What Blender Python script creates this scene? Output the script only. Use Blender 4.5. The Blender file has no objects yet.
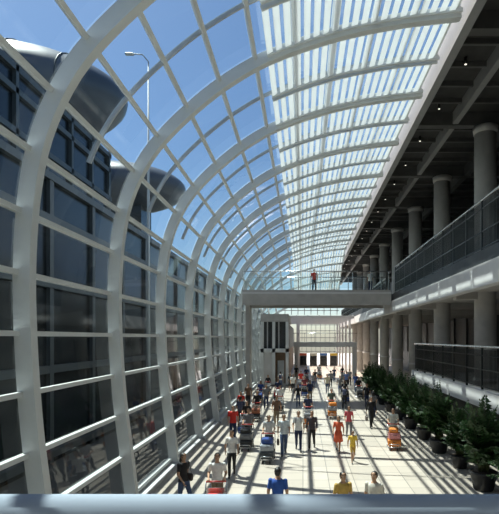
import bpy, math, random
import numpy as np
from mathutils import Vector, Matrix
random.seed(7)
D = bpy.data
scene = bpy.context.scene
scene.view_settings.view_transform = 'Standard'
scene.view_settings.look = 'None'
scene.view_settings.exposure = 0.22

# ------------------------------------------------------------------ materials
def mat(name, col, rough=0.6, metal=0.0, var=0.08, nscale=3.0, bump=0.0, spec=0.5, emit=None):
    m = D.materials.new(name); m.use_nodes = True
    nt = m.node_tree; b = nt.nodes['Principled BSDF']
    b.inputs['Roughness'].default_value = rough
    b.inputs['Metallic'].default_value = metal
    b.inputs['Specular IOR Level'].default_value = spec
    tc = nt.nodes.new('ShaderNodeTexCoord')
    n = nt.nodes.new('ShaderNodeTexNoise'); n.inputs['Scale'].default_value = nscale
    n.inputs['Detail'].default_value = 4
    nt.links.new(tc.outputs['Object'], n.inputs['Vector'])
    r = nt.nodes.new('ShaderNodeValToRGB')
    r.color_ramp.elements[0].position = 0.3; r.color_ramp.elements[1].position = 0.7
    r.color_ramp.elements[0].color = (*[max(0, c*(1-var)) for c in col], 1)
    r.color_ramp.elements[1].color = (*[min(1, c*(1+var)) for c in col], 1)
    nt.links.new(n.outputs['Fac'], r.inputs['Fac'])
    nt.links.new(r.outputs['Color'], b.inputs['Base Color'])
    if bump > 0:
        bp = nt.nodes.new('ShaderNodeBump'); bp.inputs['Strength'].default_value = bump
        nt.links.new(n.outputs['Fac'], bp.inputs['Height'])
        nt.links.new(bp.outputs['Normal'], b.inputs['Normal'])
    if emit:
        b.inputs['Emission Color'].default_value = (*emit[:3], 1)
        b.inputs['Emission Strength'].default_value = emit[3]
    return m

def glass_mat(name, tint, refl=0.6):
    m = D.materials.new(name); m.use_nodes = True
    nt = m.node_tree; nt.nodes.clear()
    out = nt.nodes.new('ShaderNodeOutputMaterial')
    tr = nt.nodes.new('ShaderNodeBsdfTransparent'); tr.inputs[0].default_value = (*tint, 1)
    gl = nt.nodes.new('ShaderNodeBsdfGlossy'); gl.inputs['Roughness'].default_value = 0.03
    fr = nt.nodes.new('ShaderNodeFresnel'); fr.inputs['IOR'].default_value = 1.5
    mu = nt.nodes.new('ShaderNodeMath'); mu.operation = 'MULTIPLY'; mu.inputs[1].default_value = refl
    mx = nt.nodes.new('ShaderNodeMixShader')
    nt.links.new(fr.outputs[0], mu.inputs[0]); nt.links.new(mu.outputs[0], mx.inputs[0])
    nt.links.new(tr.outputs[0], mx.inputs[1]); nt.links.new(gl.outputs[0], mx.inputs[2])
    nt.links.new(mx.outputs[0], out.inputs[0])
    return m

def translucent_mat(name, col, fac=0.5):
    m = D.materials.new(name); m.use_nodes = True
    nt = m.node_tree; nt.nodes.clear()
    out = nt.nodes.new('ShaderNodeOutputMaterial')
    a = nt.nodes.new('ShaderNodeBsdfDiffuse'); b = nt.nodes.new('ShaderNodeBsdfTranslucent')
    n = nt.nodes.new('ShaderNodeTexNoise'); n.inputs['Scale'].default_value = 2
    r = nt.nodes.new('ShaderNodeValToRGB')
    r.color_ramp.elements[0].color = (*[c*.95 for c in col], 1); r.color_ramp.elements[1].color = (*col, 1)
    nt.links.new(n.outputs['Fac'], r.inputs['Fac'])
    nt.links.new(r.outputs[0], a.inputs[0]); nt.links.new(r.outputs[0], b.inputs[0])
    mx = nt.nodes.new('ShaderNodeMixShader'); mx.inputs[0].default_value = fac
    nt.links.new(a.outputs[0], mx.inputs[1]); nt.links.new(b.outputs[0], mx.inputs[2]); nt.links.new(mx.outputs[0], out.inputs[0])
    return m

M_white = mat('white_painted_steel', (0.64, 0.66, 0.66), 0.45, var=0.03)
M_frame = mat('grey_steel_frame', (0.45, 0.47, 0.48), 0.4, var=0.04)
M_slat = translucent_mat('white_louvre', (0.90, 0.91, 0.91), 0.5)
M_conc = mat('concrete', (0.42, 0.40, 0.38), 0.75, var=0.12, nscale=1.5, bump=0.05)
M_conc_l = mat('light_concrete', (0.60, 0.59, 0.59), 0.6, var=0.05, nscale=1.2)
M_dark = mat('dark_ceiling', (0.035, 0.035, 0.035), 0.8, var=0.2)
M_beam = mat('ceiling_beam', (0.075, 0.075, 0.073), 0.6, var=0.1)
M_edge = mat('roof_edge_beam', (0.24, 0.24, 0.24), 0.5, var=0.06)
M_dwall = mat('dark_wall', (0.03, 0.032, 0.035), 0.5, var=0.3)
M_rail = mat('dark_rail_metal', (0.03, 0.034, 0.034), 0.35, metal=0.6)
M_steel = mat('brushed_steel', (0.6, 0.62, 0.63), 0.25, metal=0.9, var=0.03)
M_para = mat('parapet_paint', (0.27, 0.31, 0.37), 0.8, var=0.03, spec=0.15)
M_ext = mat('exterior_glazing', (0.010, 0.014, 0.017), 0.2, var=0.5, nscale=0.5)
M_extf = mat('exterior_frame', (0.055, 0.065, 0.07), 0.5)
M_shell = mat('grey_roof_shell', (0.08, 0.09, 0.11), 0.35, var=0.15, nscale=0.4)
M_ground = mat('asphalt', (0.04, 0.04, 0.04), 0.9)
M_brown = mat('brown_panel', (0.20, 0.13, 0.08), 0.6)
M_glass = glass_mat('vault_glass', (0.62, 0.75, 0.81), 1.0)
M_glassc = glass_mat('clear_glass', (0.85, 0.9, 0.9), 0.8)
M_leaf = mat('leaf_green', (0.022, 0.065, 0.014), 0.5, var=0.5, nscale=6)
M_stem = mat('plant_stem', (0.06, 0.07, 0.02), 0.6)
M_pot = mat('dark_pot', (0.015, 0.015, 0.016), 0.4)
M_soil = mat('soil', (0.03, 0.02, 0.012), 0.95)
M_lamp = mat('lamp_glow', (0.8, 0.8, 0.7), 0.5, emit=(1, 0.95, 0.8, 1.0))
M_rubber = mat('black_rubber', (0.015, 0.015, 0.015), 0.7)

def floor_mat():
    m = D.materials.new('granite_floor'); m.use_nodes = True
    nt = m.node_tree; b = nt.nodes['Principled BSDF']
    tc = nt.nodes.new('ShaderNodeTexCoord')
    br = nt.nodes.new('ShaderNodeTexBrick')
    br.offset = 0.0; br.inputs['Scale'].default_value = 1.0
    br.inputs['Brick Width'].default_value = 0.9; br.inputs['Row Height'].default_value = 0.9
    br.inputs['Mortar Size'].default_value = 0.014
    br.inputs['Color1'].default_value = (0.56, 0.49, 0.42, 1)
    br.inputs['Color2'].default_value = (0.48, 0.42, 0.36, 1)
    br.inputs['Mortar'].default_value = (0.22, 0.20, 0.18, 1)
    nt.links.new(tc.outputs['Object'], br.inputs['Vector'])
    n = nt.nodes.new('ShaderNodeTexNoise'); n.inputs['Scale'].default_value = 40; n.inputs['Detail'].default_value = 5
    nt.links.new(tc.outputs['Object'], n.inputs['Vector'])
    mx = nt.nodes.new('ShaderNodeMix'); mx.data_type = 'RGBA'; mx.blend_type = 'MULTIPLY'
    mx.inputs[0].default_value = 0.2
    nt.links.new(br.outputs['Color'], mx.inputs[6]); nt.links.new(n.outputs['Fac'], mx.inputs[7])
    nt.links.new(mx.outputs[2], b.inputs['Base Color'])
    b.inputs['Roughness'].default_value = 0.38
    b.inputs['Specular IOR Level'].default_value = 0.35
    return m
M_floor = floor_mat()

# ------------------------------------------------------------------ mesh builder
class MB:
    def __init__(s): s.v = []; s.f = []; s.m = []; s.sm = []; s.mats = []
    def mi(s, mt):
        if mt not in s.mats: s.mats.append(mt)
        return s.mats.index(mt)
    def add(s, vs, fs, mt, smooth=False):
        o = len(s.v); s.v.extend([tuple(p) for p in vs]); k = s.mi(mt)
        for f in fs:
            s.f.append(tuple(i+o for i in f)); s.m.append(k); s.sm.append(smooth)
    def box(s, x0, x1, y0, y1, z0, z1, mt):
        vs = [(x0,y0,z0),(x1,y0,z0),(x1,y1,z0),(x0,y1,z0),(x0,y0,z1),(x1,y0,z1),(x1,y1,z1),(x0,y1,z1)]
        s.add(vs, [(0,3,2,1),(4,5,6,7),(0,1,5,4),(1,2,6,5),(2,3,7,6),(3,0,4,7)], mt)
    def rbox(s, c, d, r, mt, rot=None):
        x, y, z = d[0]/2, d[1]/2, d[2]/2
        pts = []
        def ring(zz, inx):
            a, b = x-inx, y-inx
            return [(a-r,-b,zz),(a,-b+r,zz),(a,b-r,zz),(a-r,b,zz),(-a+r,b,zz),(-a,b-r,zz),(-a,-b+r,zz),(-a+r,-b,zz)]
        rings = [ring(-z, r*.7), ring(-z+r, 0), ring(z-r, 0), ring(z, r*.7)]
        for rg in rings: pts += rg
        fs = []
        for k in range(3):
            for i in range(8):
                j = (i+1) % 8
                fs.append((k*8+i, k*8+j, (k+1)*8+j, (k+1)*8+i))
        fs.append(tuple(reversed(range(8)))); fs.append(tuple(range(24, 32)))
        R = rot or Matrix.Identity(3); c = Vector(c)
        s.add([R @ Vector(p) + c for p in pts], fs, mt)
    def loft(s, pts, radii, mt, n=10, side=(1,0,0), smooth=True, cap=True):
        pts = [Vector(p) for p in pts]; side = Vector(side); vs = []; N = len(pts)
        for i, p in enumerate(pts):
            t = (pts[min(i+1, N-1)] - pts[max(i-1, 0)])
            if t.length < 1e-9: t = Vector((0,0,1))
            t.normalize()
            a = side - t*side.dot(t)
            if a.length < 1e-4: a = Vector((0,1,0)) - t*t.y
            a.normalize(); b = t.cross(a)
            r = radii[i] if isinstance(radii, (list, tuple)) else radii
            ra, rb = r if isinstance(r, (list, tuple)) else (r, r)
            for k in range(n):
                q = 2*math.pi*k/n
                vs.append(p + a*(ra*math.cos(q)) + b*(rb*math.sin(q)))
        fs = []
        for i in range(N-1):
            for k in range(n):
                j = (k+1) % n
                fs.append((i*n+k, i*n+j, (i+1)*n+j, (i+1)*n+k))
        if cap:
            fs.append(tuple(reversed(range(n)))); fs.append(tuple(range((N-1)*n, N*n)))
        s.add(vs, fs, mt, smooth)
    def ell(s, c, r, mt, nu=12, nv=8, keep=None):
        vs = []; fs = []
        for i in range(nv+1):
            ph = math.pi*(0.02 + 0.96*i/nv) - math.pi/2
            for k in range(nu):
                q = 2*math.pi*k/nu
                vs.append((c[0]+r[0]*math.cos(ph)*math.cos(q), c[1]+r[1]*math.cos(ph)*math.sin(q), c[2]+r[2]*math.sin(ph)))
        for i in range(nv):
            for k in range(nu):
                j = (k+1) % nu; f = (i*nu+k, i*nu+j, (i+1)*nu+j, (i+1)*nu+k)
                if keep:
                    cc = [sum(vs[q][a] for q in f)/4 for a in range(3)]
                    if not keep(cc): continue
                fs.append(f)
        if not keep:
            fs.append(tuple(reversed(range(nu)))); fs.append(tuple(range(nv*nu, (nv+1)*nu)))
        s.add(vs, fs, mt, True)
    def mesh(s, name):
        me = D.meshes.new(name); me.from_pydata(s.v, [], s.f)
        for m in s.mats: me.materials.append(m)
        me.polygons.foreach_set('material_index', s.m)
        me.polygons.foreach_set('use_smooth', s.sm)
        me.update(); return me
    def obj(s, name, loc=(0,0,0), rz=0, sc=1):
        o = D.objects.new(name, s.mesh(name)); scene.collection.objects.link(o)
        o.location = loc; o.rotation_euler = (0, 0, rz); o.scale = (sc, sc, sc)
        return o

EYE = 5.0
# ------------------------------------------------------------------ vault profile
ctrl = [(-5.0,0),(-5.2,1.6),(-5.4,3.2),(-5.52,4.9),(-5.55,6.4),(-5.45,7.9),(-5.2,9.1),(-4.7,10.2),(-4.05,11.05),(-3.1,11.95),(-2.1,12.7),(-.9,13.35),(1.0,14.0),(2.9,14.4),(4.7,14.62)]
def catmull(P, n=10):
    out = []
    Q = [np.array(P[0])*2-np.array(P[1])] + [np.array(p, float) for p in P] + [np.array(P[-1])*2-np.array(P[-2])]
    for i in range(1, len(Q)-2):
        p0, p1, p2, p3 = Q[i-1:i+3]
        for k in range(n):
            t = k/n
            out.append(0.5*((2*p1)+(-p0+p2)*t+(2*p0-5*p1+4*p2-p3)*t*t+(-p0+3*p1-3*p2+p3)*t**3))
    out.append(Q[-2]); return np.array(out)
PR = catmull(ctrl)
SL = np.concatenate([[0], np.cumsum(np.linalg.norm(np.diff(PR, axis=0), axis=1))]); LT = SL[-1]
def prof(s, off=0.0, zs=1.0):
    x = np.interp(s, SL, PR[:,0]); z = np.interp(s, SL, PR[:,1])
    e = 0.15; a, b = max(0, s-e), min(LT, s+e)
    tx = np.interp(b, SL, PR[:,0])-np.interp(a, SL, PR[:,0]); tz = np.interp(b, SL, PR[:,1])-np.interp(a, SL, PR[:,1])
    l = math.hypot(tx, tz); tx /= l; tz /= l
    return (x - tz*off, (z + tx*off)*zs)
NSEG = 60
SS = [LT*i/NSEG for i in range(NSEG+1)]
BAY = 4.7
ribY = [9.8 + BAY*k for k in range(-3, 10)]
tail = [(55.8, 0.93), (59.5, 0.83), (63.2, 0.70)]
stations = [(y, 1.0) for y in ribY] + tail
def rib(mb, y, zs, w, o0, o1, mt, s0=0, s1=None):
    s1 = LT if s1 is None else s1
    vs = []; n = 60
    for i in range(n+1):
        s = s0+(s1-s0)*i/n
        for (yy, oo) in ((y-w/2, o0), (y+w/2, o0), (y+w/2, o1), (y-w/2, o1)):
            p = prof(s, oo, zs); vs.append((p[0], yy, p[1]))
    fs = []
    for i in range(n):
        for k in range(4):
            j = (k+1) % 4; fs.append((i*4+k, i*4+j, (i+1)*4+j, (i+1)*4+k))
    fs.append((3,2,1,0)); fs.append((n*4, n*4+1, n*4+2, n*4+3))
    mb.add(vs, fs, mt)
def sOfX(xv):
    for s in np.linspace(LT*0.45, LT, 800):
        if prof(s)[0] >= xv: return s
    return LT
S_L = sOfX(-1.05)
S_UP = float(np.interp(9.3, PR[:90,1], SL[:90]))
mb = MB()
for (y, zs) in stations:
    rib(mb, y, zs, 0.24, -0.10, 0.24, M_white)
    mb.box(-5.28, -4.78, y-0.22, y+0.22, 0.0, 0.12, M_frame)
mb.obj('vault_rib_arches')
mb = MB()
NT = 17
tS = [0.25 + (LT-0.4)*i/NT for i in range(NT+1)]
for a in range(len(stations)-1):
    (y0, z0), (y1, z1) = stations[a], stations[a+1]
    for s in tS:
        w = 0.05
        vs = []
        for (yy, zz) in ((y0, z0), (y1, z1)):
            for (ds, oo) in ((-w, 0.12), (w, 0.12), (w, 0.30), (-w, 0.30)):
                p = prof(min(LT, max(0, s)), oo, zz); q = prof(min(LT, max(0, s+0.05)), oo, zz)
                t = Vector((q[0]-p[0], 0, q[1]-p[1]))
                if t.length < 1e-6: t = Vector((1, 0, 0))
                t.normalize(); vs.append((p[0]+t.x*ds, yy, p[1]+t.z*ds))
        mb.add(vs, [(0,1,5,4),(1,2,6,5),(2,3,7,6),(3,0,4,7),(3,2,1,0),(4,5,6,7)], M_white)
    rib(mb, (y0+y1)/2, (z0+z1)/2, 0.05, 0.18, 0.30, M_frame, s0=S_UP)
mb.obj('vault_glazing_bars')
mb = MB()
for a in range(len(stations)-1):
    (y0, z0), (y1, z1) = stations[a], stations[a+1]
    vs = []; fs = []
    for i, s in enumerate(SS):
        p = prof(s, 0.26, z0); q = prof(s, 0.26, z1)
        vs += [(p[0], y0, p[1]), (q[0], y1, q[1])]
        if i: fs.append((2*i-2, 2*i-1, 2*i+1, 2*i))
    mb.add(vs, fs, M_glass, True)
mb.obj('window_1')
# louvres
mb = MB()
pitch = 0.29; ns = int((LT-S_L-0.15)/pitch)
for a in range(len(stations)-1):
    (y0, z0), (y1, z1) = stations[a], stations[a+1]
    ym = (y0+y1)/2; zm = (z0+z1)/2
    for (ya, za, yb, zb) in ((y0+0.22, z0, ym-0.12, zm), (ym+0.12, zm, y1-0.22, z1)):
        for k in range(ns+1):
            s = S_L+0.1+pitch*k
            wd = 0.094
            vs = []
            for (yy, zz) in ((ya, za), (yb, zb)):
                for (ds, oo) in ((-wd, 0.02), (wd, 0.04), (wd, 0.07), (-wd, 0.05)):
                    p = prof(min(LT, s+ds), oo, zz); vs.append((p[0], yy, p[1]))
            mb.add(vs, [(0,1,5,4),(1,2,6,5),(2,3,7,6),(3,0,4,7),(3,2,1,0),(4,5,6,7)], M_slat)
        for yy, zz in ((ya, za), (yb, zb)):
            rib(mb, yy, zz, 0.08, -0.02, 0.1, M_white, s0=S_L)
mb.obj('roof_louvre_panels')
mb = MB()
yE, zE = tail[-1]
for i in range(0, 12):
    x = -4.9 + i*0.85
    s = min(SS, key=lambda q: abs(prof(q)[0]-x) + (0 if q > LT*0.4 else 9))
    zt = prof(s, 0, zE)[1]
    if zt > 8.1: mb.box(x-0.05, x+0.05, yE+0.2, yE+0.3, 8.05, zt, M_white)
for z in (8.6, 9.6): mb.box(-3.6, 4.7, yE+0.2, yE+0.3, z-0.05, z+0.05, M_white)
mb.obj('vault_end_frame')

# ------------------------------------------------------------------ floor & ground
mb = MB(); mb.box(-5.6, 18, -8, 92, -0.3, 0, M_floor); mb.obj('floor')
mb = MB(); mb.box(-90, -5.6, -30, 160, -0.5, -0.05, M_ground); mb.obj('outside_ground')
mb = MB(); mb.box(-5.6, 60, 92, 160, -0.5, -0.05, M_conc_l); mb.obj('outside_pavement')
mb = MB(); mb.box(-5.45, -4.9, -4, 63, 0.0, 0.10, M_conc_l); mb.obj('trim_1')

# ------------------------------------------------------------------ right side structure
mb = MB()
mb.box(6.9, 16, -8, 90, 7.15, 7.75, M_conc)
mb.box(6.75, 7.15, -8, 90, 6.95, 7.82, M_conc_l)
for k in range(14): 
    y = 1.6 + 7.1*k
    mb.box(7.15, 16, y-0.25, y+0.25, 6.8, 7.15, M_conc)
mb.obj('upper_balcony_slab')
mb = MB()
mb.box(6.9, 16, -8, 30.3, 2.35, 2.85, M_conc)
mb.box(6.78, 7.1, -8, 30.3, 2.35, 3.0, M_conc_l)
mb.obj('lower_balcony_slab')
mb = MB(); mb.box(7.6, 7.8, -7.9, 30.3, 0, 2.35, M_dwall); mb.obj('wall_plinth')
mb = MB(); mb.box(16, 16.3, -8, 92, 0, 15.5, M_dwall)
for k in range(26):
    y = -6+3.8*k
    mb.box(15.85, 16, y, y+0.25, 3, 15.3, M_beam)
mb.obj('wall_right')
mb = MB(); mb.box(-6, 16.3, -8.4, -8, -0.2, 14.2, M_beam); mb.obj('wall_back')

def railing(name, x, y0, y1, z0, z1, dx=0.12):
    mb = MB()
    n = int((y1-y0)/dx)
    for i in range(n+1):
        y = y0+dx*i
        mb.box(x-0.012, x+0.012, y-0.012, y+0.012, z0+0.12, z1-0.1, M_rail)
    y = y0
    while y <= y1+0.01:
        mb.box(x-0.03, x+0.05, y-0.035, y+0.035, z0, z1, M_rail); y += 1.775
    mb.loft([(x, y0, z1), (x, y1, z1)], 0.05, M_steel, n=10)
    mb.box(x-0.02, x+0.02, y0, y1, z0+0.10, z0+0.15, M_rail)
    mb.box(x-0.02, x+0.02, y0, y1, z1-0.35, z1-0.31, M_rail)
    mb.box(x-0.02, x+0.02, y0, y1, z0+0.75, z0+0.79, M_rail)
    return mb.obj(name)
railing('balustrade', 6.95, -6, 36.8, 8.35, 10.35)
railing('balustrade', 6.95, 40.7, 88, 8.35, 10.0, 0.2)
railing('balustrade', 6.95, -6, 30.1, 3.0, 4.65)
mb = MB(); mb.box(6.8, 7.1, -7.9, 90, 7.82, 8.35, M_dwall); mb.obj('trim_2')

for k in range(11):
    y = 15.8 + 7.1*(k-1)
    mb = MB()
    mb.loft([(0,0,0),(0,0,14.95)], 0.5, M_conc, n=28)
    for z in (0, 3.0, 7.76): mb.loft([(0,0,z),(0,0,z+0.12)], 0.56, M_conc_l, n=28, smooth=False)
    mb.loft([(0,0,14.6),(0,0,14.9)], [0.53,0.58], M_conc, n=28)
    mb.obj('concrete_column', (8.6, y, 0))
mb = MB()
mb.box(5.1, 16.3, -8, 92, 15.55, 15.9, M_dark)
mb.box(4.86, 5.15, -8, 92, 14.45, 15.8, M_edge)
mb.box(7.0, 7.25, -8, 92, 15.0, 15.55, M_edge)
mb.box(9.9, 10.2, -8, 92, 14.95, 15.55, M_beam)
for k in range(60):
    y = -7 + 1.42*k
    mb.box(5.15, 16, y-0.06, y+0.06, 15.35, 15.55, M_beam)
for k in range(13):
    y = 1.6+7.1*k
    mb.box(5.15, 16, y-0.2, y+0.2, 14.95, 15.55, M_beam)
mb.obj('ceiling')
mb = MB()
for k in range(24):
    y = 4+3.55*k
    mb.loft([(6.1, y, 15.27), (6.1, y, 15.5)], [0.07, 0.07], M_rail, n=12)
    mb.ell((6.1, y, 15.26), (0.05, 0.05, 0.02), M_lamp, 10, 5)
mb.obj('ceiling_downlights')

# ------------------------------------------------------------------ footbridge
mb = MB()
mb.box(-4.6, 6.7, 37.0, 40.5, 7.8, 8.6, M_beam)
mb.box(-4.6, 6.7, 36.85, 37.0, 7.5, 8.65, M_conc)
mb.box(-4.6, 6.7, 40.5, 40.65, 7.5, 8.65, M_conc)
mb.box(-4.6, 6.7, 36.8, 36.85, 8.35, 8.5, M_conc_l)
for y in (36.95, 40.55):
    for i in range(9):
        x = -4.5+1.38*i
        mb.box(x-0.03, x+0.03, y-0.03, y+0.03, 8.65, 10.05, M_steel)
    mb.loft([(-4.6, y, 10.08), (6.7, y, 10.08)], 0.04, M_steel, n=10, side=(0,1,0))
    mb.add([(-4.6,y,8.8),(6.7,y,8.8),(6.7,y,9.95),(-4.6,y,9.95)], [(0,1,2,3)], M_glassc)
mb.box(-4.5, -4.15, 38.2, 39.2, 0, 7.8, M_conc)
mb.obj('footbridge')

mb = MB()
mb.box(-1.2, 6.7, 60, 62, 3.9, 4.5, M_conc_l)
for i in range(7): mb.box(-1.1+1.27*i, -1.05+1.27*i, 60, 60.05, 4.5, 5.6, M_steel)
mb.loft([(-1.2, 60.02, 5.6), (6.7, 60.02, 5.6)], 0.04, M_steel, side=(0,1,0))
mb.box(-1.1, -0.6, 60.5, 61.5, 0, 3.9, M_conc_l); mb.box(6.2, 6.7, 60.5, 61.5, 0, 3.9, M_conc_l)
mb.obj('far_footbridge')
# link beyond the vault: glazed roof on slim frames
mb = MB()
for k in range(10):
    y = 64+3*k
    mb.box(-5.4, 6.7, y, y+0.25, 7.6, 7.95, M_conc_l)
for i in range(9): mb.box(-5.4+1.5*i, -5.3+1.5*i, 64, 91, 7.95, 8.02, M_frame)
for k in range(5):
    for x in (-0.9, 6.3): mb.box(x, x+0.3, 67+6*k-0.025, 67.25+6*k, 0, 7.6, M_conc_l)
mb.obj('far_link_roof')
mb = MB()
for i in range(10): mb.box(-1.1+0.87*i, -1.02+0.87*i, 91.2, 91.35, 0, 7.6, M_frame)
for z in (2.4, 3.7, 5.0, 6.3, 7.4): mb.box(-1.1, 6.8, 91.2, 91.35, z, z+0.12, M_frame)
mb.obj('window_2')
mb = MB()
for i in range(4):
    x = -0.6+1.8*i
    mb.box(x, x+1.3, 86.0, 87.0, 0, 2.3, M_conc)
    mb.box(x+0.1, x+1.2, 85.95, 86.0, 0.2, 1.8, M_ext)
    mb.box(x, x+1.3, 85.9, 86.0, 1.9, 2.3, mat('shop_sign_%d' % i, [(.5,.1,.05),(.6,.6,.5),(.05,.15,.4),(.6,.4,.05)][i], .5))
mb.obj('shopfront')
# service block left at far end
mb = MB()
mb.box(-4.4, -1.5, 50.5, 90, 0, 0.15, M_conc)
mb.box(-4.4, -1.5, 50.5, 62, 6.7, 7.5, M_conc)
mb.box(-4.3, -3.2, 50.9, 90, 0.15, 3.6, M_conc_l)
mb.box(-4.2, -1.7, 51.2, 90, 3.6, 6.7, M_dwall)
mb.box(-3.2, -1.7, 51.8, 90, 0.15, 3.6, M_brown)
mb.box(-2.7, -2.0, 51.7, 51.8, 0.15, 2.6, M_frame)
for x in (-4.4, -3.2, -1.8): mb.box(x, x+0.3, 50.5, 50.9, 0, 6.7, M_white)
for x in (-3.8, -2.6): mb.box(x, x+0.12, 51.05, 51.2, 3.8, 6.7, M_frame)
mb.box(-4.4, -1.5, 50.5, 50.9, 3.5, 3.9, M_white)
mb.obj('service_kiosk')

# ------------------------------------------------------------------ viewing gallery (camera side)
mb = MB()
mb.loft([(-5.0, 2.62, 4.045), (6.6, 2.62, 4.045)], [(0.085, 0.11)]*2, M_para, n=20, side=(0,1,0))
mb.box(-5.0, 6.6, 2.60, 2.64, 3.15, 4.0, M_para)
mb.box(-5.0, 6.6, -7.9, 2.8, 2.85, 3.1, M_conc)
for i in range(7): mb.box(-5.0+1.9*i, -4.92+1.9*i, 2.56, 2.60, 3.1, 4.02, M_steel)
mb.obj('gallery_parapet')

# ------------------------------------------------------------------ exterior left
mb = MB()
mb.box(-14, -10.2, -10, 150, -0.5, 11.6, M_ext)
for k in range(42):
    y = -8+3.9*k; mb.box(-10.2, -10.05, y, y+0.3, 0, 11.6, M_extf)
for z in (0.2, 3.6, 7.0, 9.6, 11.3): mb.box(-10.2, -10.0, -10, 150, z, z+0.3, M_extf)
mb.obj('neighbour_building')
mb = MB()
mb.box(-26, -14.2, 18, 35.5, -0.5, 18.5, M_ext)
for z in (13, 15, 17, 18.1): mb.box(-14.2, -14.0, 18, 35.5, z, z+0.3, M_extf)
for k in range(7): mb.box(-14.2, -14.0, 18+2.85*k, 18.25+2.85*k, 10, 18.5, M_extf)
mb.obj('terminal_tower')
mb = MB()
mb.ell((-25, 37, 23.2), (11.5, 5.5, 3.7), M_shell, 40, 24)
for k in range(6):
    f = -0.8+0.3*k
    R = math.sqrt(1-f*f)
    pts = [(-25+11.5*f, 37+5.53*R*math.cos(q), 23.2+3.73*R*math.sin(q)) for q in np.linspace(0, 2*math.pi, 30)]
    mb.loft(pts, 0.06, M_extf, n=6, side=(1,0,0), cap=False)
mb.box(-30, -19, 36, 38, -0.5, 21, M_ext)
mb.obj('curved_roof_pod')
mb = MB()
mb.ell((-24, 62, 24), (9, 6, 3), M_shell, 32, 18)
mb.box(-28, -20, 60, 64, -0.5, 22, M_ext)
mb.obj('curved_roof_pod')
mb = MB()
mb.loft([(0,0,0),(0,0,10),(0,0,19.0)], [0.12,0.07,0.035], M_frame)
mb.loft([(0,0,19.0),(-0.3,0,19.35),(-0.8,0,19.4)], 0.03, M_frame)
mb.rbox((-0.95,0,19.38),(0.45,0.2,0.09),0.03,M_frame)
mb.obj('street_lamp', (-7.8, 24.5, -0.05))

# ------------------------------------------------------------------ plants
def palm_mesh(seed, H=2.8):
    rd = random.Random(seed); mb = MB()
    mb.loft([(0,0,0),(0,0,0.03),(0,0,0.45),(0,0,0.5),(0,0,0.5)], [0.24,0.26,0.36,0.38,0.33], M_pot, n=20)
    mb.loft([(0,0,0.46),(0,0,0.505)], 0.33, M_soil, n=16)
    for i in range(66):
        az = rd.uniform(0, 6.283); lean = rd.uniform(0.1, 1.1)
        hh = H-0.5; L = hh*rd.uniform(0.45, 1.0)*(1.05-0.3*lean)
        b = Vector((rd.uniform(-.12,.12), rd.uniform(-.12,.12), 0.48))
        pts = []
        for t in np.linspace(0, 1, 9):
            out = lean*(0.3*t + 0.7*t*t)*0.85
            z = L*(t*1.05 - 0.33*lean*t**3)
            pts.append(b + Vector((math.cos(az)*out, math.sin(az)*out, z)))
        mb.loft(pts, [0.014-0.0012*k for k in range(9)], M_stem, n=4)
        for k in range(17):
            t = 0.2+0.8*k/16; f = t*8; i0 = min(7, int(f)); p = pts[i0].lerp(pts[i0+1], f-i0)
            tg = (pts[i0+1]-pts[i0]).normalized(); sd = tg.cross(Vector((0,0,1)))
            if sd.length < 0.05: sd = Vector((-math.sin(az), math.cos(az), 0))
            sd.normalize()
            for sg in (-1, 1):
                ll = 0.36*math.sin(math.pi*(0.18+0.75*t))*rd.uniform(0.8, 1.2)
                d = (sd*sg*0.85 + tg*0.55 + Vector((0,0,-0.12+rd.uniform(-.2,.2)))).normalized()
                w = tg*0.036
                m1 = p + d*ll*0.45 + Vector((0,0,0.01)); e = p + d*ll + Vector((0,0,-0.12*ll*2))
                mb.add([p, m1-w, e, m1+w], [(0,1,2,3)], M_leaf)
    return mb.mesh('potted_palm')
pm = [palm_mesh(s) for s in (1, 2, 3)]
for i, (x, y, sc) in enumerate([(5.95,12.9,1.1),(5.95,16.0,1.22),(6.05,18.7,1.0),(5.95,21.2,1.18),(6.0,24.0,1.1),(5.95,26.8,1.18),(6.0,29.8,1.15),(5.95,33,1.1),(6.0,36.5,1.15),(6.0,40,1.15),(6.0,44,1.15)]):
    o = D.objects.new('potted_palm', pm[i % 3]); scene.collection.objects.link(o)
    o.location = (x, y, 0); o.rotation_euler = (0, 0, i*1.3); o.scale = (sc, sc, sc)

# ------------------------------------------------------------------ people
_mc = {}
def cm(c, rough=0.8, tag='cloth'):
    k = (tag, tuple(c))
    if k not in _mc: _mc[k] = mat('%s_%d' % (tag, len(_mc)), c, rough, var=0.12, nscale=14, bump=0.05 if tag == 'cloth' else 0)
    return _mc[k]
SK = (0.43, 0.25, 0.155); HAIR = (0.012, 0.010, 0.009)
M_eye = mat('eye_dark', (0.01, 0.01, 0.01), 0.2); M_eyew = mat('eye_white', (0.7, 0.7, 0.68), 0.3)
M_lip = mat('lips', (0.35, 0.12, 0.10), 0.5)

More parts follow.
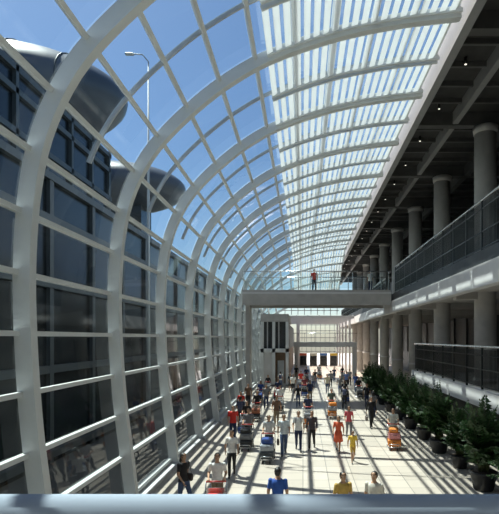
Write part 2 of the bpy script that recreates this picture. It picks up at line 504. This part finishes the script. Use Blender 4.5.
def person(name, loc, heading=0, h=1.70, pose='walk', flip=False, shirt=(.7,.7,.7), pants=(.03,.04,.07), skin=SK, hair=HAIR,
           fem=False, sleeve='short', skirt=False, shorts=False, bag=None, turn=0.0, shoes=(.02,.02,.02)):
    J = {}
    for sx in (-1, 1):
        lead = (sx == 1) != flip
        J['hip', sx] = Vector((sx*.085, 0, .91))
        if pose == 'stand':
            J['kn', sx] = Vector((sx*.10, -.015 - (.03 if lead else 0), .49)); J['an', sx] = Vector((sx*.12, .02, .08)); J['toe', sx] = Vector((sx*.15, -.15, .035)); J['heel', sx] = Vector((sx*.12, .055, .04))
        elif lead:
            J['kn', sx] = Vector((sx*.09, -.19, .52)); J['an', sx] = Vector((sx*.09, -.27, .09)); J['toe', sx] = Vector((sx*.10, -.44, .045)); J['heel', sx] = Vector((sx*.09, -.225, .04))
        else:
            J['kn', sx] = Vector((sx*.09, .04, .49)); J['an', sx] = Vector((sx*.09, .30, .17)); J['toe', sx] = Vector((sx*.10, .19, .035)); J['heel', sx] = Vector((sx*.09, .345, .14))
        J['sh', sx] = Vector((sx*(.165 if fem else .185), .0, 1.395))
        if pose == 'push':
            J['el', sx] = Vector((sx*.245, .02, 1.13)); J['wr', sx] = Vector((sx*.22, -.36, 1.08))
            J['hd', sx] = Vector((0, -.85, -.25)); J['pn', sx] = Vector((0, -.3, -1))
        elif pose == 'walk' and not lead:
            J['el', sx] = Vector((sx*.235, -.05, 1.12)); J['wr', sx] = Vector((sx*.215, -.25, .95)); J['hd', sx] = Vector((0, -.5, -.8)); J['pn', sx] = Vector((-sx, -.3, 0))
        elif pose == 'walk':
            J['el', sx] = Vector((sx*.235, .13, 1.13)); J['wr', sx] = Vector((sx*.24, .14, .88)); J['hd', sx] = Vector((0, -.1, -1)); J['pn', sx] = Vector((-sx, 0, 0))
        else:
            J['el', sx] = Vector((sx*.235, .03, 1.12)); J['wr', sx] = Vector((sx*.24, -.03, .87)); J['hd', sx] = Vector((0, -.12, -1)); J['pn', sx] = Vector((-sx, -.2, 0))
    lean = -0.05 if pose == 'push' else 0.0
    def T(p):
        p = Vector(p)
        if p.z > .95 : p.y += lean*(p.z-.95)/.45
        return p
    for sx in (-1, 1): J['sh', sx] = T(J['sh', sx])
    dum = M_eye
    b = MB()
    fw = .9 if fem else 1.0
    tz = [.80,.86,.92,1.0,1.08,1.18,1.28,1.36,1.41,1.445,1.47]
    ta = [.10,.155,.172,.158,.142,.150,.165,.172,.15,.10,.055]
    tb = [.08,.105,.118,.112,.105,.110,.118,.112,.095,.075,.055]
    if fem: ta[1]*=1.06; ta[2]*=1.06; ta[4]*=.97; tb[6]*=1.12
    b.loft([T((0, .005, z)) for z in tz], [(a*fw, bb) for a, bb in zip(ta, tb)], dum, n=20)
    for sx in (-1, 1):
        sh, el, wr = J['sh', sx], J['el', sx], J['wr', sx]
        sl = .057 if sleeve else .045
        b.ell(sh, (.062, .062, .058), dum)
        b.loft([sh, sh.lerp(el, .35), el], [sl, sl*.95, sl*.78], dum, n=10, side=(0,1,0))
        fa = 1.25 if sleeve == 'long' else 1.0
        b.ell(el, (.039*fa,)*3, dum, 8, 6)
        b.loft([el, el.lerp(wr, .3), wr], [.038*fa, .039*fa, .025*fa], dum, n=10, side=(0,1,0))
        hp, kn, an, to, he = [J[k, sx] for k in ('hip','kn','an','toe','heel')]
        lf = 1.1 if not shorts else 1.0
        b.ell(hp, (.09, .10, .09), dum)
        b.loft([hp, hp.lerp(kn, .4), kn], [.092, .08*lf, .058*lf], dum, n=12)
        b.ell(kn, (.057*lf,)*3, dum, 8, 6)
        if shorts or skirt: b.loft([kn, kn.lerp(an, .35), an], [.053, .055, .036], dum, n=12)
        else: b.loft([kn, kn.lerp(an, .35), an], [.062, .064, .055], dum, n=12)
        mid = he.lerp(to, .5) + Vector((0, 0, .012))
        b.loft([he+Vector((0,.02,0)), he, mid, to, to+Vector((0,-.035,-.005))], [(.02,.02),(.036,.038),(.042,.036),(.044,.026),(.02,.014)], dum, n=10)
        b.loft([an+Vector((0,0,.05)), he.lerp(mid, .3)], [.037, .036], dum, n=10)
    NK = T((0, .01, 1.43)); HC = T((0, 0, 1.5))
    off = HC - Vector((0, 0, 1.5))
    b.loft([NK, T((0, .0, 1.50)), T((0, 0, 1.56))], [.060, .052, .052], dum, n=12)
    hz = [1.492,1.505,1.53,1.56,1.60,1.64,1.68,1.705,1.72]
    ha = [.022,.042,.056,.065,.071,.075,.070,.052,.02]
    hb = [.022,.045,.070,.082,.090,.096,.088,.066,.025]
    hy = [-.045,-.035,-.018,-.008,0,.004,.006,.008,.01]
    b.loft([off+Vector((0, y, z)) for y, z in zip(hy, hz)], list(zip(ha, hb)), dum, n=18)
    b.loft([off+Vector((0, -.084, 1.63)), off+Vector((0, -.104, 1.585)), off+Vector((0, -.08, 1.575))], [.010, .016, .012], dum, n=6)
    for sx in (-1, 1): b.ell(off+Vector((sx*.076, .008, 1.605)), (.012, .020, .032), dum, 8, 6)
    tmp = b.obj('tmp')
    r = tmp.modifiers.new('r', 'REMESH'); r.mode = 'VOXEL'; r.voxel_size = 0.0165; r.use_smooth_shade = True
    sm = tmp.modifiers.new('s', 'SMOOTH'); sm.factor = 0.5; sm.iterations = 2
    dg = bpy.context.evaluated_depsgraph_get(); ev = tmp.evaluated_get(dg); me = ev.to_mesh()
    V = np.zeros(len(me.vertices)*3); me.vertices.foreach_get('co', V); V = V.reshape(-1, 3)
    F = [tuple(p.vertices) for p in me.polygons]; ev.to_mesh_clear(); D.objects.remove(tmp, do_unlink=True)
    C = np.array([V[list(f)].mean(axis=0) for f in F])
    Ms = cm(shirt); Mp = cm(pants); Mk = cm(skin, 0.55, 'skin'); Mh = cm(hair, 0.5, 'hair'); Msh = cm(shoes, 0.4, 'shoe')
    bones = []
    bones.append((Vector((0,0,.85)), T((0,0,1.40)), 'torso', .13))
    bones.append((T((0,0,1.47)), T((0,0,1.70)), 'head', .06))
    for sx in (-1, 1):
        bones += [(J['sh',sx], J['el',sx], 'ua', .05), (J['el',sx], J['wr',sx], 'fa', .035), (J['hip',sx], J['kn',sx], 'th', .07),
                  (J['kn',sx], J['an',sx], 'ca', .05), (J['heel',sx], J['toe',sx], 'ft', .035)]
    best = np.full(len(C), 9.0); lab = np.zeros(len(C), int); tt = np.zeros(len(C))
    for i, (a, c, nm, rr) in enumerate(bones):
        a = np.array(a); c = np.array(c); dd = c-a; t = np.clip(((C-a)@dd)/(dd@dd), 0, 1)
        dist = np.linalg.norm(C-(a+t[:,None]*dd), axis=1)-rr
        k = dist < best; best[k] = dist[k]; lab[k] = i; tt[k] = t[k]
    out = MB(); out.v = [tuple(p) for p in V]; out.f = F
    out.mats = [Ms, Mp, Mk, Msh]; idx = []
    for i in range(len(F)):
        nm = bones[lab[i]][2]; z = C[i][2]; t = tt[i]
        if nm == 'torso': m = 0 if z > .885 else 1
        elif nm == 'head': m = 2 if z > 1.45 else 0
        elif nm == 'ua': m = 0 if (sleeve == 'long' or (sleeve == 'short' and t < .72)) else 2
        elif nm == 'fa': m = 0 if (sleeve == 'long' and t < .95) else 2
        elif nm == 'th': m = (1 if z < .885 else 0) if not (shorts and t > .85) else 2
        elif nm == 'ca': m = 2 if (shorts or skirt) else 1
        else: m = 3
        if m == 0 and z > 1.44 and abs(C[i][0]) < .07: m = 2
        idx.append(m)
    out.m = idx; out.sm = [True]*len(F)
    hc = off + Vector((0, .014, 1.632))
    out.ell(hc, (.086, .104, .100), Mh, 18, 12, keep=lambda c: (c[1]-off.y) > -.035 and c[2] > (1.575 if not fem else 1.55) or c[2] > 1.668)
    if fem: out.loft([off+Vector((0,.06,1.68)), off+Vector((0,.085,1.58)), off+Vector((0,.085,1.47)), off+Vector((0,.075,1.40))], [(.07,.04),(.085,.04),(.082,.03),(.05,.015)], Mh, n=12)
    else: out.loft([off+Vector((0,.05,1.66)), off+Vector((0,.075,1.58)), off+Vector((0,.06,1.53))], [(.07,.04),(.07,.034),(.05,.02)], Mh, n=12)
    for sx in (-1, 1):
        e = off+Vector((sx*.030, -.083, 1.618))
        out.ell(e, (.013, .008, .007), M_eyew, 8, 5); out.ell(e+Vector((0,-.005,0)), (.006, .005, .006), M_eye, 8, 5)
        out.loft([e+Vector((-.016,-.006,.018)), e+Vector((0,-.009,.022)), e+Vector((.016,-.006,.018))], .003, Mh, n=5, side=(0,0,1))
    out.ell(off+Vector((0, -.086, 1.553)), (.022, .008, .006), M_lip, 10, 5)
    for sx in (-1, 1):
        w = J['wr', sx]; d = J['hd', sx].normalized(); pn = J['pn', sx]; pn = (pn - d*pn.dot(d)).normalized(); sd = d.cross(pn).normalized()
        if sd.y > 0 and abs(sd.y) > .3: sd = -sd
        elif abs(sd.y) <= .3 and sd.x*sx > 0: sd = -sd
        out.loft([w-d*.02, w+d*.02, w+d*.06, w+d*.095], [(.024,.018),(.032,.015),(.040,.014),(.037,.011)], Mk, n=10, side=sd)
        curl = 1.3 if pose == 'push' else .55
        for q, L in zip((.029, .010, -.010, -.028), (.072, .082, .076, .060)):
            p0 = w+d*.085+sd*q; p = p0; ang = .15; ps = [p0]
            for sg in (.42, .32, .26):
                ang += curl*.55; p = p + (d*math.cos(ang)+pn*math.sin(ang))*L*sg; ps.append(p)
            out.loft(ps, [.0095,.009,.008,.006], Mk, n=6, side=sd)
        p0 = w+d*.03+sd*.025
        out.loft([p0, p0+d*.022+sd*.022+pn*.008, p0+d*.048+sd*.028+pn*.02], [.012,.0105,.008], Mk, n=6, side=pn)
    if skirt:
        out.loft([(0,.005,1.0),(0,.005,.92),(0,.0,.75),(0,0,.52)], [(.15,.12),(.18,.135),(.20,.19),(.235,.26)], Mp, n=22)
    out.loft([T((0,.006,1.435)), T((0,.002,1.462))], [(.072,.070),(.062,.062)], Ms, n=16)
    if bag == 'shoulder':
        mb_ = cm((.03,.02,.02), .5, 'bag')
        out.rbox((.25, .03, .95), (.10, .28, .22), .03, mb_)
        out.loft([(.24,-.07,1.05),(.22,-.05,1.25),(.15,-.03,1.47),(.2,.09,1.25),(.24,.12,1.05)], .010, mb_, n=6)
    if bag == 'backpack':
        mb_ = cm((.05,.06,.12), .6, 'bag')
        out.rbox((0, .19, 1.22), (.28, .15, .40), .05, mb_); out.rbox((0, .28, 1.14), (.2, .06, .18), .025, mb_)
        for sx in (-1, 1): out.loft([(sx*.09,.12,1.38),(sx*.10,.02,1.465),(sx*.11,-.105,1.36),(sx*.12,-.09,1.18),(sx*.13,.10,1.08)], .014, mb_, n=6)
    if bag == 'hand':
        sx = 1 if J['wr', 1].y > J['wr', -1].y else -1
        w = J['wr', sx]; mb_ = cm((.10,.08,.07), .5, 'bag')
        out.rbox((w.x, w.y-.02, w.z-.36), (.10, .32, .24), .03, mb_)
        out.loft([(w.x, w.y-.10, w.z-.25),(w.x, w.y-.06, w.z-.13),(w.x, w.y+.02, w.z-.13),(w.x, w.y+.06, w.z-.25)], .01, mb_, n=6)
    out.obj(name, loc, heading, h/1.72)

# ------------------------------------------------------------------ luggage trolleys
def trolley(loc, heading, bags, seed=0):
    mb = MB(); rd = random.Random(seed)
    for sx in (-1, 1):
        mb.loft([(sx*.25,-.48,.14),(sx*.28,.30,.16),(sx*.29,.42,.30),(sx*.29,.50,.75),(sx*.28,.56,1.02)], .018, M_steel, n=8)
        mb.loft([(sx*.28,.43,.09),(sx*.28,.43,.16)], .02, M_steel, n=8)
        for (wx, wy) in ((sx*.28, .43), (sx*.14, -.42)):
            mb.loft([(wx-.02, wy, .075), (wx+.02, wy, .075)], .075, M_rubber, n=14, side=(0,1,0), smooth=False)
    mb.loft([(-.28,.56,1.02),(.28,.56,1.02)], .024, cm((.5,.05,.04), .4, 'grip'), n=10, side=(0,1,0))
    for y in (-.45, -.2, .05, .3): mb.loft([(-.27,y,.15),(.27,y,.15)], .012, M_steel, n=6, side=(0,1,0))
    for z in (.35, .55, .75): mb.loft([(-.29,.44+.12*(z-.3),z),(.29,.44+.12*(z-.3),z)], .012, M_steel, n=6, side=(0,1,0))
    mb.loft([(-.25,-.48,.14),(-.22,-.52,.3),(.22,-.52,.3),(.25,-.48,.14)], .015, M_steel, n=6, side=(0,1,0))
    mb.box(-.25,.25,.30,.34,.78,.92,M_steel); mb.box(-.25,.25,.30,.50,.77,.79,M_steel)
    z = .17
    for (w, dp, hh, col) in bags:
        a = rd.uniform(-.08, .08); R = Matrix.Rotation(a, 3, 'Z'); mt = cm(col, .5, 'suitcase')
        c = Vector((rd.uniform(-.03,.03), -.10+rd.uniform(-.03,.03), z+hh/2))
        mb.rbox(c, (w, dp, hh), .035, mt, R)
        mb.rbox(c+Vector((0,-dp/2-.006,0)), (w*.7, .02, hh*.55), .008, mt, R)
        hy = -dp/2-.01
        mb.loft([c+R@Vector((-.08,hy,hh*.2)), c+R@Vector((-.07,hy-.035,hh*.2)), c+R@Vector((.07,hy-.035,hh*.2)), c+R@Vector((.08,hy,hh*.2))], .011, M_rubber, n=6, side=(0,0,1))
        mb.rbox(c, (w+.012, .035, hh+.012), .004, M_rubber, R)
        z += hh+.006
    mb.obj('luggage_trolley', loc, heading)

W=(.72,.72,.70); NAVY=(.02,.03,.08); BLK=(.012,.012,.014); KH=(.22,.17,.11); GR=(.17,.17,.18); JN=(.05,.08,.16)
def pusher(name, x, y, bags, seed=0, head=0.0, **k):
    person(name, (x, y, 0), head, pose='push', **k)
    dx, dy = math.sin(head)*1.0, -math.cos(head)*1.0
    trolley((x+dx, y+dy, 0), head, bags, seed)
RED=(.60,.03,.02); ORG=(.70,.22,.03); BLU=(.03,.08,.30); PNK=(.65,.25,.25)
person('woman_in_black_top', (-3.47,14.1,0), 0.9, 1.66, 'walk', False, BLK, JN, fem=True, bag='shoulder')
pusher('man_in_white_tee', -2.45, 13.9, [(.55,.6,.28,RED),(.5,.5,.22,BLK),(.45,.4,.18,RED)], 1, 0.1, h=1.72, shirt=W, pants=KH)
person('man_in_blue_polo', (-.63,12.2,0), 3.0, 1.75, 'stand', False, (.02,.08,.34), NAVY)
person('man_in_yellow_shirt', (1.0,12.1,0), 0.3, 1.66, 'stand', True, (.46,.30,.07), GR)
person('man_in_cream_shirt', (1.76,12.0,0), -.5, 1.70, 'stand', False, (.55,.52,.45), KH)
person('woman_in_white_top', (-2.58,17.6,0), 0.15, 1.67, 'walk', True, (.70,.68,.66), BLK, fem=True, bag='shoulder')
person('man_in_red_shirt', (-3.4,23.6,0), .1, 1.72, 'walk', False, RED, NAVY)
pusher('man_in_grey_shirt', -2.55, 22.8, [(.55,.6,.30,BLK),(.5,.5,.28,GR),(.45,.4,.2,BLK)], 2, 0, h=1.72, shirt=GR, pants=BLK)
pusher('man_in_pale_shirt', -1.45, 20.7, [(.58,.62,.32,(.05,.06,.07)),(.55,.55,.25,(.35,.38,.42)),(.45,.4,.22,BLU)], 3, 0, h=1.72, shirt=(.55,.57,.57), pants=BLK)
person('man_in_striped_shirt', (-.82,20.8,0), .1, 1.74, 'walk', True, (.50,.55,.57), JN, bag='hand')
person('man_in_white_polo', (-.2,21.6,0), 0, 1.76, 'walk', False, W, NAVY, bag='backpack')
person('man_in_dark_jacket', (.40,21.9,0), -.1, 1.72, 'walk', True, (.06,.05,.06), BLK, sleeve='long')
person('woman_in_orange_dress', (1.55,21.3,0), -.2, 1.58, 'walk', False, (.60,.10,.04), (.60,.10,.04), fem=True, skirt=True)
person('child_in_yellow_shirt', (2.0,19.5,0), .1, 1.28, 'walk', True, (.75,.50,.06), (.45,.28,.05), shorts=True)
person('woman_in_red_top', (2.3,24.3,0), 0, 1.6, 'walk', False, (.5,.08,.1), GR, fem=True)
pusher('man_in_green_shirt', 1.85, 31.5, [(.55,.6,.30,ORG),(.5,.5,.28,(.3,.3,.32)),(.45,.4,.2,ORG)], 4, 0, h=1.72, shirt=(.08,.12,.10), pants=BLK)
pusher('man_in_light_shirt', 4.25, 22.9, [(.58,.6,.30,ORG),(.52,.5,.28,PNK),(.4,.4,.18,ORG)], 5, -.15, h=1.70, shirt=(.5,.53,.5), pants=KH)
person('man_in_black_suit', (3.8,27,0), 0.1, 1.74, 'walk', True, BLK, BLK, sleeve='long', bag='hand')
person('woman_in_grey_top', (4.4,30.5,0), 3.0, 1.64, 'walk', False, GR, NAVY, fem=True)
pusher('man_in_black_shirt', 4.7, 41, [(.55,.6,.30,BLK),(.5,.5,.28,GR)], 6, 0, h=1.72, shirt=BLK, pants=GR)
person('man_in_blue_shirt', (4.3,48,0), 0, 1.72, 'walk', True, (.1,.15,.35), BLK)
person('man_in_grey_jacket', (2.8,49,0), 3.1, 1.72, 'walk', False, GR, BLK, sleeve='long')
pusher('man_in_maroon_shirt', .15, 42, [(.55,.6,.30,BLU),(.5,.5,.28,BLK)], 7, 0, h=1.72, shirt=(.2,.04,.05), pants=BLK)
person('woman_in_black_dress', (-1.2,46,0), 0, 1.66, 'walk', True, BLK, BLK, fem=True, skirt=True)
person('man_in_white_shirt', (-.9,44,0), 0, 1.72, 'walk', False, W, BLK)
pusher('man_in_navy_shirt', -2.0, 39, [(.55,.6,.30,BLK),(.5,.5,.28,RED)], 8, 0, h=1.72, shirt=NAVY, pants=BLK)
pusher('woman_in_blue_top', -3.3, 38, [(.55,.6,.30,GR),(.5,.5,.28,BLU)], 9, 0, h=1.66, shirt=BLU, pants=BLK, fem=True)
person('man_in_brown_shirt', (-3.95,35,0), 0, 1.72, 'walk', False, (.15,.08,.05), BLK)
person('woman_in_red_shirt', (-3.9,30.5,0), 0, 1.66, 'walk', True, RED, BLK, fem=True)
pusher('man_in_black_polo', -2.85, 30.3, [(.55,.6,.30,BLK),(.5,.5,.28,(.3,.1,.05))], 10, 0, h=1.72, shirt=BLK, pants=KH)
person('man_in_dark_shirt', (-3.5,27.3,0), 3.1, 1.72, 'walk', True, (.04,.05,.09), BLK, bag='backpack')
person('visitor_in_red_shirt', (.87,37.5,8.6), 0, 1.72, 'stand', True, RED, BLK)
person('visitor_in_white_shirt', (5.3,38.2,8.6), .4, 1.70, 'stand', True, W, NAVY)
cols = [('black', BLK), ('white', W), ('navy', NAVY), ('red', RED), ('grey', GR), ('blue', BLU), ('brown', (.15,.08,.05)), ('cream', (.55,.5,.38))]
crowd = [(-1.6,33.5,1,1),(-.35,35.2,0,0),(.55,37.6,2,0),(-2.6,34.3,4,0),(-3.2,44.5,0,1),(-2.2,47.5,1,0),(-.2,48.5,3,1),(1.3,52,0,0),(.4,55,2,1),
         (2.2,44,7,0),(3.3,38.5,0,1),(4.6,35,0,0),(4.9,51,4,0),(3.6,56,2,0),(-.8,58,0,0),(2.0,60,1,1),(4.7,58,0,1),(4.9,45,5,0),(-1.5,27.5,6,0),(1.0,47,4,0),
         (2.9,34,0,0),(3.2,42,4,0),(-3.0,26.0,0,1),(.3,28.5,2,1)]
used = {}
for i, (x, y, c, tr) in enumerate(crowd):
    fem = i % 3 == 1; nm = ('woman' if fem else 'man') + '_traveller_in_' + cols[c][0]
    kw = dict(h=1.64 if fem else 1.73, shirt=cols[c][1], pants=[BLK, JN, KH, NAVY][i % 4], fem=fem, sleeve='long' if i % 4 == 0 else 'short')
    if tr: pusher(nm, x, y, [(.55,.6,.30,[BLK,RED,BLU,ORG][i%4]),(.5,.5,.28,GR)], 20+i, 0, **kw)
    else: person(nm, (x, y, 0), 0 if i % 5 else 3.1, pose='walk', flip=bool(i % 2), bag=[None,'hand','backpack'][i % 3], **kw)

# ------------------------------------------------------------------ light
w = D.worlds.new('sky'); scene.world = w; w.use_nodes = True; nt = w.node_tree
bg = nt.nodes['Background']
sky = nt.nodes.new('ShaderNodeTexSky'); sky.sky_type = 'NISHITA'; sky.sun_disc = False
sky.sun_elevation = math.radians(60); sky.sun_rotation = math.radians(-50); sky.air_density = 1.0; sky.dust_density = 0.8; sky.ozone_density = 2.5
mx = nt.nodes.new('ShaderNodeMix'); mx.data_type = 'RGBA'; mx.blend_type = 'MULTIPLY'; mx.inputs[0].default_value = 1
mx.inputs[7].default_value = (0.92, 0.97, 1.0, 1)
nt.links.new(sky.outputs[0], mx.inputs[6]); nt.links.new(mx.outputs[2], bg.inputs['Color'])
bg.inputs['Strength'].default_value = 0.135
sd = D.lights.new('sun', 'SUN'); sd.energy = 11.0; sd.angle = math.radians(0.53); sd.color = (1, .92, .79)
so = D.objects.new('sun', sd); scene.collection.objects.link(so)
so.rotation_euler = Vector((0.42, -0.30, -1)).to_track_quat('-Z', 'Y').to_euler(); so.location = (-20, 30, 60)

cam = D.cameras.new('camera'); co = D.objects.new('camera', cam); scene.collection.objects.link(co)
co.location = (0, 0, EYE); co.rotation_euler = (math.radians(90), 0, 0)
cam.sensor_fit = 'AUTO'; cam.sensor_width = 36; cam.lens = 34
cam.shift_x = -0.104; cam.shift_y = 0.1576; cam.clip_end = 500
scene.camera = co
